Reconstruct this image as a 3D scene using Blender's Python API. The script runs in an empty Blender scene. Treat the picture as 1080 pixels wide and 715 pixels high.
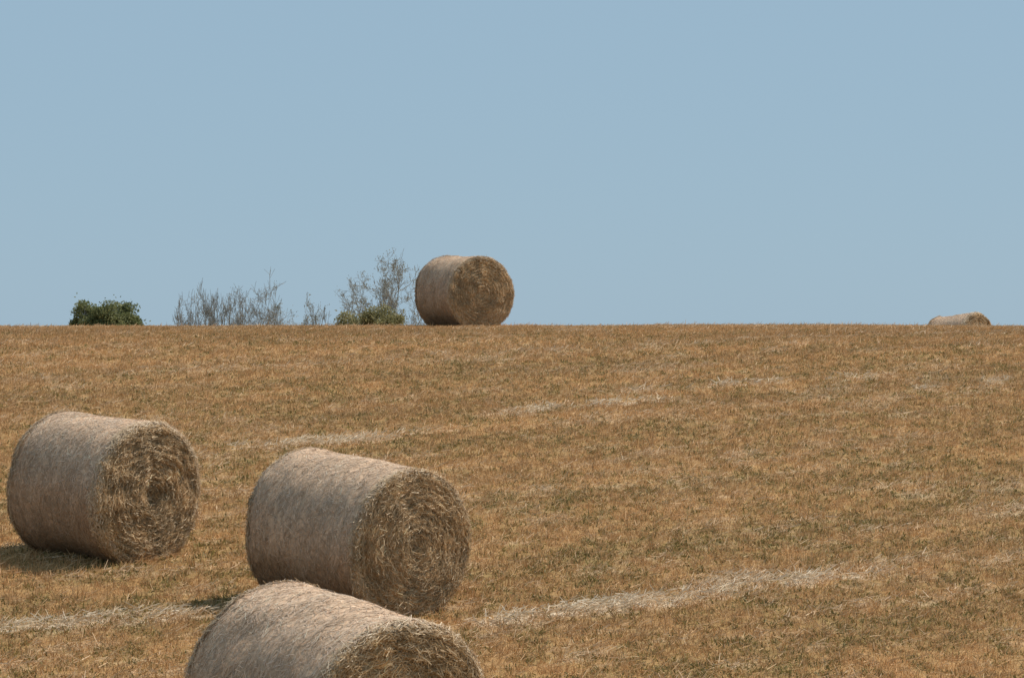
import bpy, math, numpy as np
from mathutils import Vector, Matrix
scene=bpy.context.scene
rng=np.random.default_rng(7)

# ---------------------------------------------------------------- noise
def _h(ix,iy,iz,seed):
    h=(ix.astype(np.int64)*374761393+iy.astype(np.int64)*668265263+iz.astype(np.int64)*2147483647+seed*1274126177)&0xFFFFFFFF
    h=((h^(h>>13))*1274126177)&0xFFFFFFFF
    h=((h^(h>>16))*2246822519)&0xFFFFFFFF
    h=h^(h>>15)
    return (h&0xFFFFFF)/float(0xFFFFFF)
def vnoise(x,y,z=0.0,seed=0):
    x=np.asarray(x,float);y=np.asarray(y,float);z=np.asarray(z,float)+np.zeros_like(x)
    fx=np.floor(x);fy=np.floor(y);fz=np.floor(z)
    u=x-fx;v=y-fy;w=z-fz
    u=u*u*(3-2*u);v=v*v*(3-2*v);w=w*w*(3-2*w)
    r=0
    for a in (0,1):
        for b in (0,1):
            for c in (0,1):
                r=r+_h(fx+a,fy+b,fz+c,seed)*(u if a else 1-u)*(v if b else 1-v)*(w if c else 1-w)
    return r
def fbm(x,y,z=0.0,seed=0,o=4):
    r=0;a=0.5;t=0
    for i in range(o):
        r=r+a*vnoise(x*2**i,y*2**i,z*2**i if not np.isscalar(z) else z,seed+i*17);t+=a;a*=0.5
    return r/t
def sstep(a,b,x):
    t=np.clip((x-a)/(b-a),0,1);return t*t*(3-2*t)

# ---------------------------------------------------------------- terrain
_yk=np.array([-600,5,16,48,62,80,88,100,3000.])
_sk=np.array([0.0,0.02,0.1115,0.1115,0.0057,-0.112,-0.135,0.0,0.0])
_ty=np.arange(-600,3000,0.25)
_tz=np.cumsum(np.interp(_ty,_yk,_sk))*0.25
_tz+=0.25-np.interp(62,_ty,_tz)
def Zb(y): return np.interp(y,_ty,_tz)
def Zg(x,y):
    return Zb(y)+0.07*(vnoise(x/7.0,y/7.0,0,3)-0.5)+0.03*(vnoise(x/1.7,y/1.7,0,4)-0.5)
def rowc(x,y): return (0.886*x+0.464*y, -0.464*x+0.886*y)   # along, across

STREAKS=[(25.0,12.6,17.6,1.0),(25.5,14.5,19.0,0.4),(26.8,8.0,11.5,0.85),(39.4,22.5,27.5,0.85),(38.2,19.5,23,0.7),(36.9,14,18.5,0.7),(37.7,26.5,32,0.85),
         (31.6,14,22,0.25),(28.0,20,24,0.4),(29.3,22,40,0.2),(45.5,15,50,.3),(33.0,20,24,.3),(24.0,6,12,.35)]
def straw_mask(x,y):
    a,c=rowc(x,y)
    c=c+0.6*(vnoise(a/1.7,c/6.0,0,55)-0.5)
    m=np.zeros_like(a)
    for (cc,a0,a1,s) in STREAKS:
        e=sstep(a0-0.8,a0+1.0,a)*(1-sstep(a1-1.0,a1+0.8,a))
        m=np.maximum(m,s*e*np.exp(-((c-cc)/0.25)**2))
    brk=sstep(0.38,0.62,fbm(a/0.5,c/0.20,0,77,3))
    gen=0.28*sstep(0.58,0.78,fbm(a/1.0,c/0.30,0,99,3))
    return np.clip(m*brk*1.15+gen,0,1)
def green_mask(x,y):
    a,c=rowc(x,y)
    n=fbm(a/5.5,c/1.6,0,31,4)
    n2=fbm(x/0.22,y/0.4,0,37,3)
    base=0.36-0.22*sstep(42,58,y)+0.08*sstep(-2,6,x)*(1-sstep(34,48,y))
    return np.clip(base+0.9*(n-0.5)+1.6*(n2-0.5),0,1)

def mesh_from(name,co,faces_idx,nper,mats,cols=None,matidx=None,smooth=False):
    me=bpy.data.meshes.new(name)
    nv=len(co);nf=len(faces_idx)//nper
    me.vertices.add(nv);me.vertices.foreach_set("co",np.ascontiguousarray(co,dtype=np.float32).ravel())
    me.loops.add(nf*nper);me.loops.foreach_set("vertex_index",np.ascontiguousarray(faces_idx,dtype=np.int32).ravel())
    me.polygons.add(nf)
    me.polygons.foreach_set("loop_start",np.arange(0,nf*nper,nper,dtype=np.int32))
    me.polygons.foreach_set("loop_total",np.full(nf,nper,dtype=np.int32))
    if matidx is not None: me.polygons.foreach_set("material_index",np.asarray(matidx,dtype=np.int32))
    sm=np.zeros(nf,dtype=bool)+smooth if np.isscalar(smooth) else smooth
    me.polygons.foreach_set("use_smooth",sm)
    if cols is not None:
        at=me.attributes.new("Col","FLOAT_COLOR","POINT")
        c=np.ones((nv,4),dtype=np.float32);c[:,:3]=cols
        at.data.foreach_set("color",c.ravel())
    me.update(calc_edges=True)
    ob=bpy.data.objects.new(name,me);scene.collection.objects.link(ob)
    for m in mats: me.materials.append(m)
    return ob

# ---------------------------------------------------------------- materials
def attr_mat(name,transl=0.0,rough=0.8,nscale=None,namt=0.3,spec=0.2,bump=0.0):
    m=bpy.data.materials.new(name);m.use_nodes=True
    nt=m.node_tree;N=nt.nodes;L=nt.links
    b=N["Principled BSDF"];out=N["Material Output"]
    b.inputs["Roughness"].default_value=rough
    b.inputs["Specular IOR Level"].default_value=spec
    a=N.new("ShaderNodeAttribute");a.attribute_name="Col"
    col=a.outputs["Color"]
    if nscale:
        tc=N.new("ShaderNodeTexCoord")
        n=N.new("ShaderNodeTexNoise");n.inputs["Scale"].default_value=nscale;n.inputs["Detail"].default_value=6
        n.inputs["Roughness"].default_value=0.7
        L.new(tc.outputs["Object"],n.inputs["Vector"])
        mr=N.new("ShaderNodeMapRange");mr.inputs["From Min"].default_value=0.3;mr.inputs["From Max"].default_value=0.7
        mr.inputs["To Min"].default_value=1-namt;mr.inputs["To Max"].default_value=1+namt
        L.new(n.outputs["Fac"],mr.inputs["Value"])
        mx=N.new("ShaderNodeVectorMath");mx.operation='SCALE'
        L.new(col,mx.inputs[0]);L.new(mr.outputs[0],mx.inputs["Scale"])
        col=mx.outputs[0]
        if bump:
            bp=N.new("ShaderNodeBump");bp.inputs["Strength"].default_value=bump;bp.inputs["Distance"].default_value=0.02
            L.new(n.outputs["Fac"],bp.inputs["Height"]);L.new(bp.outputs[0],b.inputs["Normal"])
    L.new(col,b.inputs["Base Color"])
    if transl>0:
        t=N.new("ShaderNodeBsdfTranslucent");L.new(col,t.inputs["Color"])
        mix=N.new("ShaderNodeMixShader");mix.inputs[0].default_value=transl
        L.new(b.outputs[0],mix.inputs[1]);L.new(t.outputs[0],mix.inputs[2]);L.new(mix.outputs[0],out.inputs["Surface"])
    return m
M_ground=attr_mat("field_soil",0,0.95,14,0.35,0.1,0.6)
M_stub=attr_mat("stubble_straw",0.3,0.6,None,0,0.25)
M_bale=attr_mat("bale_hay_core",0,0.85,22,0.3,0.15,0.5)
M_strand=attr_mat("bale_straw",0.2,0.5,None,0,0.3)
M_bark=attr_mat("shrub_bark",0,0.9,8,0.2,0.1)
M_leaf=attr_mat("shrub_leaf",0.4,0.6,None,0,0.2)

# ---------------------------------------------------------------- ground
def axis(lo,hi,step,far,n):
    core=np.arange(lo,hi+step/2,step)
    g=np.geomspace(1,far,n)
    return np.concatenate([lo-g[::-1],core,hi+g])
xs=axis(-18,18,0.12,900,26)
ys=np.concatenate([-np.geomspace(1,500,16)[::-1],np.linspace(0,19,24),np.arange(20,76,0.12),np.arange(76,110,1.0),np.geomspace(112,2500,24)])
X,Y=np.meshgrid(xs,ys)
x=X.ravel();y=Y.ravel()
z=Zg(x,y)
dense=((np.abs(x)<18.1)&(y>19)&(y<77))
z=z+dense*0.035*(fbm(x/0.25,y/0.25,0,9,3)-0.5)-0.01
def field_base(x,y):
    g=green_mask(x,y);s=straw_mask(x,y)
    a,c=rowc(x,y)
    t=fbm(a/6.0,c/1.0,0,66,4)[:,None]
    gold=np.array([0.43,0.25,0.105])*(0.75+0.5*t)
    gr=np.array([0.24,0.18,0.07]);st=np.array([0.68,0.54,0.38])
    col=gold*(1-0.75*g[:,None])+gr*0.75*g[:,None]
    col=col*(1-s[:,None])+st*s[:,None]
    return col
col=field_base(x,y)*0.8
nx,ny=len(xs),len(ys)
i=np.arange(nx-1);j=np.arange(ny-1);I,J=np.meshgrid(i,j)
q=np.stack([J*nx+I,J*nx+I+1,(J+1)*nx+I+1,(J+1)*nx+I],-1).reshape(-1)
mesh_from("harvested_field_ground",np.stack([x,y,z],-1),q,4,[M_ground],col,smooth=True)

# ---------------------------------------------------------------- bales placement
BALES=[ # x, y(depth), face angle from -Y toward +X (deg), R, L, seed
 (-4.55,31.75,50,0.785,1.47,11),
 (-1.58,29.1,42,0.78,1.78,22),
 (-1.32,21.55,34,0.81,1.84,33),
 (-1.05,61.8,32,0.81,1.50,44),
 (12.68,80.5,44,0.78,1.35,55)]

# ---------------------------------------------------------------- stubble (one object)
NT=215000;PB=6
u=rng.random(NT*2)
y0,y1=21.0,74.0
ty=y0*(y1/y0)**u
tx=(rng.random(NT*2)*2-1)*(0.18*74+4.5)
keep=np.abs(tx)<(0.18*ty+3.5)
tx=tx[keep][:NT];ty=ty[keep][:NT];NT=len(tx)
a,c=rowc(tx,ty);c2=np.round(c/0.17)*0.17;c=c*0.6+c2*0.4
tx=0.886*a-0.464*c;ty=0.464*a+0.886*c
g=green_mask(tx,ty);s=straw_mask(tx,ty)
typ_t=np.where(rng.random(NT)<g*0.60,2,0)
bx=np.repeat(tx,PB)+rng.normal(0,0.035,NT*PB);by=np.repeat(ty,PB)+rng.normal(0,0.035,NT*PB)
typ=np.repeat(typ_t,PB);sb=np.repeat(s,PB)
n=NT*PB
typ=np.where((rng.random(n)<0.12+0.8*sb),1,typ)
bz=Zg(bx,by)-0.005
far=(0.8+0.012*by)
h=np.where(typ==0,rng.uniform(0.025,0.075,n),np.where(typ==1,rng.uniform(0.05,0.14,n),rng.uniform(0.025,0.06,n)))
tall=rng.random(n)<0.004; h=np.where(tall&(typ==0),h*2.0,h)
w=np.where(typ==0,rng.uniform(.004,.008,n),np.where(typ==1,rng.uniform(.004,.007,n)*(1+0.6*sb),rng.uniform(.009,.018,n)))*far
el=np.where(typ==0,rng.normal(1.1,0.42,n),np.where(typ==1,rng.normal(0.2,0.3,n),rng.normal(0.75,0.4,n)))
az=rng.random(n)*2*math.pi
az=np.where(typ==1,np.arctan2(0.464,0.886)+rng.normal(0,1.1,n),az)
d=np.stack([np.cos(el)*np.cos(az),np.cos(el)*np.sin(az),np.sin(el)],-1)
wa=rng.random(n)*2*math.pi
rv=np.stack([np.cos(wa),np.sin(wa),0.5*rng.normal(size=n)],-1)
sd=np.cross(d,rv);sd/=np.linalg.norm(sd,axis=1)[:,None]+1e-9
P=np.stack([bx,by,bz],-1)
P[:,2]+=np.where(typ==1,rng.random(n)*(0.04+0.05*sb),0)
tipw=np.where(typ==2,0.45,0.6)
v0=P-sd*(w*0.5)[:,None];v1=P+sd*(w*0.5)[:,None]
tip=P+d*h[:,None]
v2=tip+sd*(w*0.5*tipw)[:,None];v3=tip-sd*(w*0.5*tipw)[:,None]
co=np.stack([v0,v1,v2,v3],1).reshape(-1,3)
r1=rng.random(n)[:,None];r2=rng.random(n)[:,None]
a_,c_=rowc(bx,by)
tone=(0.78+0.44*fbm(a_/6.0,c_/1.0,0,66,4))[:,None]
gold=(np.array([0.41,0.22,0.082])*(1-r1)+np.array([0.65,0.41,0.20])*r1)*(0.62+0.60*r2)*tone
pale=(np.array([0.56,0.42,0.26])*(1-r1)+np.array([0.82,0.70,0.54])*r1)*(0.8+0.35*r2)
k=np.clip(0.18+1.1*sb,0,1)[:,None]
pale=gold*(1-k)*1.12+pale*k
grn=(np.array([0.155,0.13,0.042])*(1-r1)+np.array([0.36,0.265,0.095])*r1)*(0.7+0.5*r2)
cb=np.where((typ==0)[:,None],gold,np.where((typ==1)[:,None],pale,grn))
cc=np.repeat(np.minimum(cb,0.85),4,axis=0)
mesh_from("stubble_grass",co,np.arange(n*4),4,[M_stub],cc)

# ---------------------------------------------------------------- strands helper
def strands(P,T,Nn,l,w,curv,col):
    n=len(P);S=np.cross(T,Nn);S/=np.linalg.norm(S,axis=1)[:,None]+1e-9
    st=[]
    for k,t in enumerate((-0.5,0.0,0.5)):
        c=P+T*(l*t)[:,None]-Nn*(curv*(t*2)**2)[:,None]
        st.append(c-S*(w*0.5)[:,None]);st.append(c+S*(w*0.5)[:,None])
    co=np.stack(st,1).reshape(-1,3)
    b=np.arange(n)[:,None]*6
    f=np.concatenate([b+np.array([0,1,3,2]),b+np.array([2,3,5,4])],1).reshape(-1)
    return co,f,np.repeat(col,6,axis=0)

def norm(v): return v/(np.linalg.norm(v,axis=1)[:,None]+1e-9)

def make_bale(x0,y0,ang,R,L,seed,name="round_hay_bale"):
    rg=np.random.default_rng(seed)
    rc=0.07;H=L/2
    prof=[]
    for r in np.linspace(0.004,R-rc,56): prof.append((-H,r,-1,0))
    for t in np.linspace(0,math.pi/2,7)[1:-1]: prof.append((-H+rc-rc*math.cos(t),R-rc+rc*math.sin(t),-math.cos(t),math.sin(t)))
    for xx in np.linspace(-H+rc,H-rc,64): prof.append((xx,R,0,1))
    for t in np.linspace(0,math.pi/2,7)[1:-1][::-1]: prof.append((H-rc+rc*math.cos(t),R-rc+rc*math.sin(t),math.cos(t),math.sin(t)))
    for r in np.linspace(R-rc,0.004,56): prof.append((H,r,1,0))
    prof=np.array(prof);npf=len(prof);nt=420
    th=np.linspace(0,2*math.pi,nt,endpoint=False)
    PX,TH=np.meshgrid(np.arange(npf),th,indexing='ij')
    px=prof[PX,0];pr=prof[PX,1];nxr=prof[PX,2];nr=prof[PX,3]
    cs,sn=np.cos(TH),np.sin(TH)
    o=seed*3.7
    def disp(px,pr,cs,sn,nxr,nr):
        yy=pr*cs;zz=pr*sn
        big=(fbm(px*1.6+o,yy*1.6,zz*1.6,seed,2)-0.5)*0.10
        THa=np.arctan2(sn,cs)
        side=(fbm(px*22+o,yy*5,zz*5,seed+5,3)-0.5)*0.030
        band=(vnoise(px*7+o,np.zeros_like(px),0,seed+8)-0.5)*0.018
        warp=2.2*(fbm(yy*2.2+o,zz*2.2,0,seed+9,2)-0.5)
        ph=pr*15+THa/(2*math.pi)+warp
        ring=(np.abs((ph%1)-0.5)*2-0.5)*0.026
        clump=(fbm(yy*7+o,zz*7,px*3,seed+12,3)-0.5)*0.085
        fine=(fbm(yy*26+o,zz*26,px*3,seed+14,2)-0.5)*0.03
        dish=0.035*(1-(pr/R)**2)-0.05*np.exp(-(pr/0.11)**2)
        w=np.abs(nxr)**2
        return big+(1-w)*(side+band)+w*(ring+clump+fine+dish)
    D=disp(px,pr,cs,sn,nxr,nr)
    bx=px+nxr*D; rr=pr+nr*D
    co=np.stack([bx,rr*cs,rr*sn],-1).reshape(-1,3)
    D=D.ravel();w=(np.abs(nxr)**2).ravel()
    yy=(pr*cs).ravel();zz=(pr*sn).ravel();pxr=px.ravel()
    nz=fbm(pxr*20+o,yy*4,zz*4,seed+20,3)[:,None]
    def shade_tint(xa,ya,za):   # lit pale crown and shaded brown belly painted into the straw colour, mottled
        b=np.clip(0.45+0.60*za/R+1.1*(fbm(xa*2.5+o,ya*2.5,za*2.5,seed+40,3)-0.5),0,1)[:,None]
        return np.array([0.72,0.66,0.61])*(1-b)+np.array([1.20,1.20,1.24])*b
    cside=np.array([0.46,0.32,0.205])*(0.7+0.6*nz)*shade_tint(pxr,yy,zz)
    nf=fbm(yy*5+o,zz*5,0,seed+21,4)[:,None]
    cface=np.array([0.45,0.29,0.145])*(0.5+1.0*nf)
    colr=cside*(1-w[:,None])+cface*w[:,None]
    A,B=np.meshgrid(np.arange(npf-1),np.arange(nt),indexing='ij')
    B2=(B+1)%nt
    f=np.stack([A*nt+B,(A+1)*nt+B,(A+1)*nt+B2,A*nt+B2],-1)[...,::-1].reshape(-1)
    cos_=[co];fs=[f];cols=[colr];mi=[np.zeros(len(f)//4,int)];sm=[np.ones(len(f)//4,bool)]
    off=len(co)
    def add(c,ff,cl):
        nonlocal off
        cos_.append(c);fs.append(ff+off);cols.append(cl);mi.append(np.ones(len(ff)//4,int));sm.append(np.zeros(len(ff)//4,bool));off+=len(c)
    one=np.ones
    ns=26000
    t=rg.random(ns)*2*math.pi;sx=(rg.random(ns)*2-1)*(H-0.02)
    cs,sn=np.cos(t),np.sin(t)
    d0=disp(sx,one(ns)*R,cs,sn,np.zeros(ns),one(ns))
    rad=R+d0+rg.random(ns)**2*0.010-0.002
    loose=rg.random(ns)<0.012
    Nn=np.stack([np.zeros(ns),cs,sn],-1);Tc=np.stack([np.zeros(ns),-sn,cs],-1);Ax=np.tile([1.,0,0],(ns,1))
    a=rg.normal(0,0.8,ns)
    lift=rg.normal(0,0.04,ns)+loose*rg.normal(0,0.5,ns)
    T=norm(Tc*np.cos(a)[:,None]+Ax*np.sin(a)[:,None]+Nn*lift[:,None])
    P=np.stack([sx,rad*cs,rad*sn],-1)
    l=rg.uniform(0.03,0.12,ns);wd=rg.uniform(0.003,0.006,ns)
    curv=(l/2)**2/(2*R)*np.cos(a)**2
    r1=rg.random(ns)[:,None];r2=rg.random(ns)[:,None]
    cl=(np.array([0.40,0.27,0.16])*(1-r1)+np.array([0.72,0.57,0.42])*r1)*(0.65+0.6*r2)*shade_tint(P[:,0],P[:,1],P[:,2])
    add(*strands(P,T,Nn,l,wd,curv,cl))
    for sg in (1,-1):
        nfc=19000
        r=(R-0.01)*np.sqrt(rg.random(nfc));t=rg.random(nfc)*2*math.pi
        cs,sn=np.cos(t),np.sin(t)
        rr_=np.minimum(r,R-rc)
        d0=disp(one(nfc)*sg*H,rr_,cs,sn,one(nfc)*sg,np.zeros(nfc))
        edge=np.clip((r-(R-rc))/rc,0,1);roundoff=rc*(1-np.sqrt(np.clip(1-edge**2,0,1)))
        xx=sg*(H+d0-roundoff+rg.random(nfc)**2*0.030-0.004)
        Nn=np.stack([one(nfc)*sg,edge*cs*0.8,edge*sn*0.8],-1);Nn=norm(Nn)
        Tc=np.stack([np.zeros(nfc),-sn,cs],-1);Rd=np.stack([np.zeros(nfc),cs,sn],-1)
        a=rg.normal(0,0.6,nfc);lift=rg.normal(0.05,0.26,nfc)
        T=norm(Tc*np.cos(a)[:,None]+Rd*np.sin(a)[:,None]+Nn*lift[:,None])
        Nr=norm(Nn+0.5*rg.normal(size=(nfc,3)))
        P=np.stack([xx,r*cs,r*sn],-1)
        l=rg.uniform(0.03,0.11,nfc);wd=rg.uniform(0.003,0.008,nfc)
        r1=rg.random(nfc)[:,None];r2=rg.random(nfc)[:,None]
        patch=fbm(P[:,1]*5+o,P[:,2]*5,0,seed+21,4)[:,None]
        cl=(np.array([0.40,0.25,0.115])*(1-r1)+np.array([0.76,0.57,0.35])*r1)*(0.5+0.9*patch)*(0.8+0.4*r2)
        add(*strands(P,T,Nr,l,wd,l*0.05,cl))
        nr_=2600
        t=rg.random(nr_)*2*math.pi;cs,sn=np.cos(t),np.sin(t)
        e=rg.random(nr_)*math.pi/2
        d0=disp(one(nr_)*sg*H,one(nr_)*(R-rc),cs,sn,one(nr_)*sg*0.7,one(nr_)*0.7)
        q=rc+d0+rg.random(nr_)**2*0.02
        xx=sg*(H-rc+q*np.cos(e));r=R-rc+q*np.sin(e)
        Nn=norm(np.stack([sg*np.cos(e),np.sin(e)*cs,np.sin(e)*sn],-1))
        Tc=np.stack([np.zeros(nr_),-sn,cs],-1);Bx=np.cross(Nn,Tc)
        a=rg.normal(0,0.6,nr_)
        T=norm(Tc*np.cos(a)[:,None]+Bx*np.sin(a)[:,None]+Nn*rg.normal(0.05,0.2,nr_)[:,None])
        P=np.stack([xx,r*cs,r*sn],-1)
        l=rg.uniform(0.04,0.14,nr_);wd=rg.uniform(0.004,0.007,nr_)
        r1=rg.random(nr_)[:,None]
        cl=(np.array([0.42,0.29,0.16])*(1-r1)+np.array([0.76,0.61,0.43])*r1)
        add(*strands(P,T,Nn,l,wd,(l/2)**2/(2*R),cl))
    co=np.concatenate(cos_);f=np.concatenate(fs);cl=np.concatenate(cols)
    zz=co[:,2];lim=-R*0.90
    low=zz<lim
    co[:,2]=np.where(low,lim+(zz-lim)*0.3,zz)
    co[:,1]*=1+0.03*np.clip(-zz/R,0,1)
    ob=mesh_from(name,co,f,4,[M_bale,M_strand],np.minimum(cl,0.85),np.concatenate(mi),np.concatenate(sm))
    zb=lim-(R-abs(lim))*0.3
    e=0.5
    gn=Vector((0,-(Zb(y0+e)-Zb(y0-e))/(2*e),1)).normalized()
    g0=float(Zg(np.array([x0]),np.array([y0]))[0])
    A=math.radians(ang)
    ax=Vector((math.sin(A),-math.cos(A),0)); ax=(ax-gn*ax.dot(gn)).normalized()
    yv=gn.cross(ax)
    m=Matrix((ax,yv,gn)).transposed().to_4x4()
    m.translation=Vector((x0,y0,g0))-gn*(zb+0.02)
    ob.matrix_world=m
    return ob
for b in BALES: make_bale(*b)

# ---------------------------------------------------------------- shrubs
ZVIS=0.62
def make_shrub(name,x0,y0,ztop,width,seed,leafn,leafcol,barkcol,nstem=5,levels=4,leafsize=0.09,twig=0.012,base_r=0.05,spreadk=1.0,child=4,clumps=0,leafthr=0.40,upb=0.1):
    rg=np.random.default_rng(seed)
    zb=float(Zb(y0))-0.05;Ht=ztop-zb
    seg=[];tips=[]
    def grow(p,d,l,r,lev):
        k=4
        pts=[p]
        dd=d
        for i in range(k):
            dd=dd+rg.normal(0,0.2,3)+np.array([0,0,0.03]);dd=dd/np.linalg.norm(dd)
            q=pts[-1]+dd*l/k
            ra=r*(1-0.6*i/k);rb=r*(1-0.6*(i+1)/k)
            seg.append((pts[-1],q,ra,rb,lev));pts.append(q)
            if lev>=levels-2: tips.append(q)
        if lev<levels:
            nchild=child+int(rg.integers(0,2))
            for c in range(nchild):
                t=rg.uniform(0.3,1.0);i=min(int(t*k),k-1);pp=pts[i]*(1-(t*k-i))+pts[i+1]*(t*k-i)
                v=dd+rg.normal(0,0.7*spreadk,3);v[2]=v[2]*0.8+upb;v/=np.linalg.norm(v)
                grow(pp,v,l*rg.uniform(0.45,0.7),max(r*0.5,twig*0.5),lev+1)
    for s_ in range(nstem):
        ph=rg.random()*2*math.pi;sp=rg.uniform(0.1,0.9)*width/Ht
        d=np.array([math.cos(ph)*sp,math.sin(ph)*sp,1.0]);d/=np.linalg.norm(d)
        grow(np.array([x0+0.2*math.cos(ph),y0+0.2*math.sin(ph),zb]),d,Ht*0.5*rg.uniform(.75,1),base_r,0)
    p0=np.array([s[0] for s in seg]);p1=np.array([s[1] for s in seg]);r0=np.array([s[2] for s in seg]);r1=np.array([s[3] for s in seg])
    tp=np.array(tips)
    zmax=max(p1[:,2].max() if clumps else np.percentile(tp[:,2],99.2),zb+.1);kz=(Ht-(0.25 if clumps else 0))/(zmax-zb)
    up=tp[zb+(tp[:,2]-zb)*kz>ZVIS] if not clumps else tp
    lo,hi=np.percentile(up[:,0],2),np.percentile(up[:,0],98)
    kx=min((width*(0.75 if clumps else 1))/(hi-lo),3.0);cx=(lo+hi)/2
    def fit(q):
        q=q.copy();q[:,2]=zb+(q[:,2]-zb)*kz;q[:,0]=x0+(q[:,0]-cx)*kx;q[:,1]=y0+(q[:,1]-y0)*kx;return q
    p0=fit(p0);p1=fit(p1);tp=fit(tp)
    d=norm(p1-p0);ref=np.tile([0.3,0.9,0.2],(len(d),1));s1=norm(np.cross(d,ref));s2=np.cross(d,s1)
    ring=[]
    for (p,r) in ((p0,r0),(p1,r1)):
        for k in range(4):
            a=k*math.pi/2;ring.append(p+(s1*math.cos(a)+s2*math.sin(a))*np.maximum(r,twig*0.5)[:,None])
    co=np.stack(ring,1).reshape(-1,3)
    b=np.arange(len(d))[:,None]*8
    f=np.concatenate([b+np.array([k,(k+1)%4,4+(k+1)%4,4+k]) for k in range(4)],1).reshape(-1)
    bc=np.array(barkcol)*(0.8+0.4*rg.random(len(d)))[:,None]
    cl=np.repeat(bc,8,axis=0);mi=np.zeros(len(f)//4,int)
    if leafn:
        if clumps:
            ph=rg.random(clumps)*2*math.pi;rad=np.sqrt(rg.random(clumps))
            cxs=x0+np.cos(ph)*rad*width*0.44;cys=y0+np.sin(ph)*rad*width*0.44
            crown=min(Ht*0.75,2.6)
            topz=ztop-0.12-crown*0.36*rad**3-rg.random(clumps)*0.28
            czs=topz-rg.random(clumps)**1.4*crown*0.6*(1-rad*0.3)
            sz=rg.uniform(0.12,0.26,clumps)
            idx=rg.integers(0,clumps,leafn)
            dv=norm(rg.normal(size=(leafn,3)))*(rg.random(leafn)**0.45)[:,None]
            c=np.stack([cxs,cys,czs],-1)[idx]+dv*(sz[idx]*1.5)[:,None]*np.array([1.15,1.15,0.8])
            stray=rg.random(leafn)<0.10
            c=np.where(stray[:,None],c+rg.normal(0,0.13,(leafn,3)),c)
            shade=rg.uniform(0,1,clumps)[idx][:,None]
            keep=np.ones(leafn,bool)
        else:
            vis=tp[tp[:,2]>ZVIS-0.6]
            idx=rg.integers(0,len(vis),leafn);c=vis[idx]+rg.normal(0,0.07,(leafn,3))
            keep=fbm(c[:,0]*1.6,c[:,1]*1.6,c[:,2]*1.6,seed,2)>leafthr
            shade=rg.random(leafn)[:,None]
        c=c[keep];shade=shade[keep];nl=len(c)
        u=norm(rg.normal(size=(nl,3)));v=norm(np.cross(u,rg.normal(size=(nl,3))))
        ls=leafsize*rg.uniform(0.6,1.3,nl)[:,None]
        lc=np.stack([c-u*ls*.5,c+v*ls*.3,c+u*ls*.5,c-v*ls*.3],1).reshape(-1,3)
        t=np.clip(0.5*rg.random(nl)[:,None]+0.5*shade,0,1)
        lcol=(np.array(leafcol[0])*(1-t)+np.array(leafcol[1])*t)
        f=np.concatenate([f,np.arange(nl*4)+len(co)]);co=np.concatenate([co,lc]);cl=np.concatenate([cl,np.repeat(lcol,4,axis=0)])
        mi=np.concatenate([mi,np.ones(nl,int)])
    return mesh_from(name,co,f,4,[M_bark,M_leaf],cl,mi)
def wx(px,d): return (px-540)/3000*d
def wz(py,d): return (357.5-py)/3000*d
G=((0.10,0.125,0.05),(0.25,0.25,0.11));G2=((0.19,0.18,0.08),(0.33,0.29,0.14));DR=((0.22,0.22,0.17),(0.34,0.32,0.25))
BK=(0.31,0.30,0.27)
make_shrub("green_bush",wx(93,108),108,wz(312,108),1.35,101,9000,G,BK,6,3,0.10,clumps=50)
make_shrub("green_bush",wx(112,107.5),107.5,wz(316,107.5),1.2,103,7000,G,BK,6,3,0.10,clumps=40)
make_shrub("green_bush",wx(132,109),109,wz(313,109),1.3,102,8000,G,BK,6,3,0.10,clumps=42)
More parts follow.
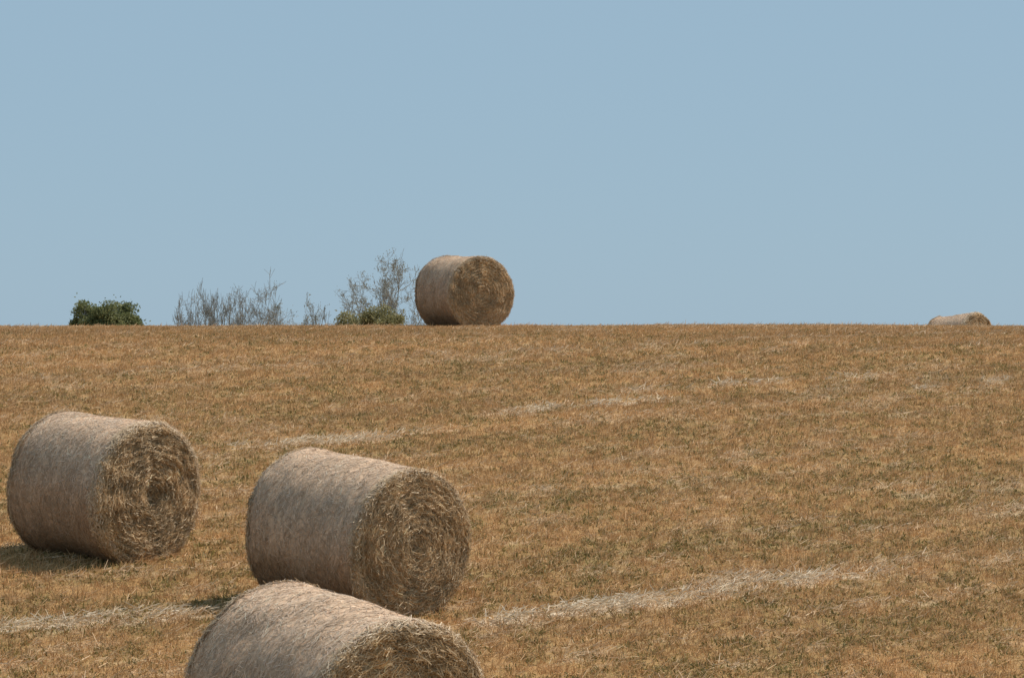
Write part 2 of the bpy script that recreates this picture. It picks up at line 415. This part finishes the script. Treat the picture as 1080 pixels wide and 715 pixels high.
for k,(px,py,w_,lf,ns_) in enumerate([(206,314,1.5,350,5),(236,309,1.8,400,5),(270,305,2.1,500,6),(307,309,1.5,1900,5),(337,319,1.0,1200,4)]):
    make_shrub("dry_shrub",wx(px,112+k),112+k,wz(py,112+k),w_,220+k,lf,DR,BK,ns_,4,0.06,0.011,0.028,child=4 if k<3 else 3,upb=0.25,spreadk=1.15)
make_shrub("sparse_tree",wx(407,113),113,wz(276,113),3.4,303,12000,DR,BK,7,5,0.055,0.011,0.06,child=3,leafthr=0.46,upb=0.25,spreadk=1.1)
make_shrub("green_bush",wx(371,107),107,wz(325,107),1.7,401,6000,G2,BK,5,3,0.09,clumps=45)
make_shrub("green_bush",wx(405,106),106,wz(318,106),2.1,402,9000,G2,BK,5,3,0.09,clumps=50)

# ---------------------------------------------------------------- light
el=math.radians(57);azx,azy=0.90,0.436
S=Vector((azx*math.cos(el),azy*math.cos(el),math.sin(el))).normalized()
sun=bpy.data.lights.new("sun","SUN");sun.energy=4.9;sun.angle=math.radians(0.5);sun.color=(1.0,0.94,0.86)
so=bpy.data.objects.new("sun",sun);scene.collection.objects.link(so)
so.rotation_euler=(-S).to_track_quat('-Z','Y').to_euler();so.location=(20,20,40)
w=bpy.data.worlds.new("World");scene.world=w;w.use_nodes=True
nt=w.node_tree;bg=nt.nodes["Background"]
sky=nt.nodes.new("ShaderNodeTexSky");sky.sky_type='NISHITA';sky.sun_disc=False
sky.sun_elevation=el;sky.sun_rotation=math.atan2(azx,azy)
sky.air_density=1.0;sky.dust_density=0.3;sky.ozone_density=2.0;sky.altitude=200
mix=nt.nodes.new("ShaderNodeMix");mix.data_type='RGBA'
mix.inputs["Factor"].default_value=0.9
nt.links.new(sky.outputs[0],mix.inputs[6]);mix.inputs[7].default_value=(3.15,4.6,5.85,1)
nt.links.new(mix.outputs[2],bg.inputs[0]);bg.inputs[1].default_value=0.1

cam=bpy.data.cameras.new("camera");cam.lens=100;cam.sensor_width=36;cam.clip_end=5000
co_=bpy.data.objects.new("camera",cam);scene.collection.objects.link(co_)
co_.location=(0,0,0);co_.rotation_euler=(math.radians(90),0,0)
scene.camera=co_
scene.view_settings.view_transform='Standard';scene.view_settings.look='None';scene.view_settings.exposure=0
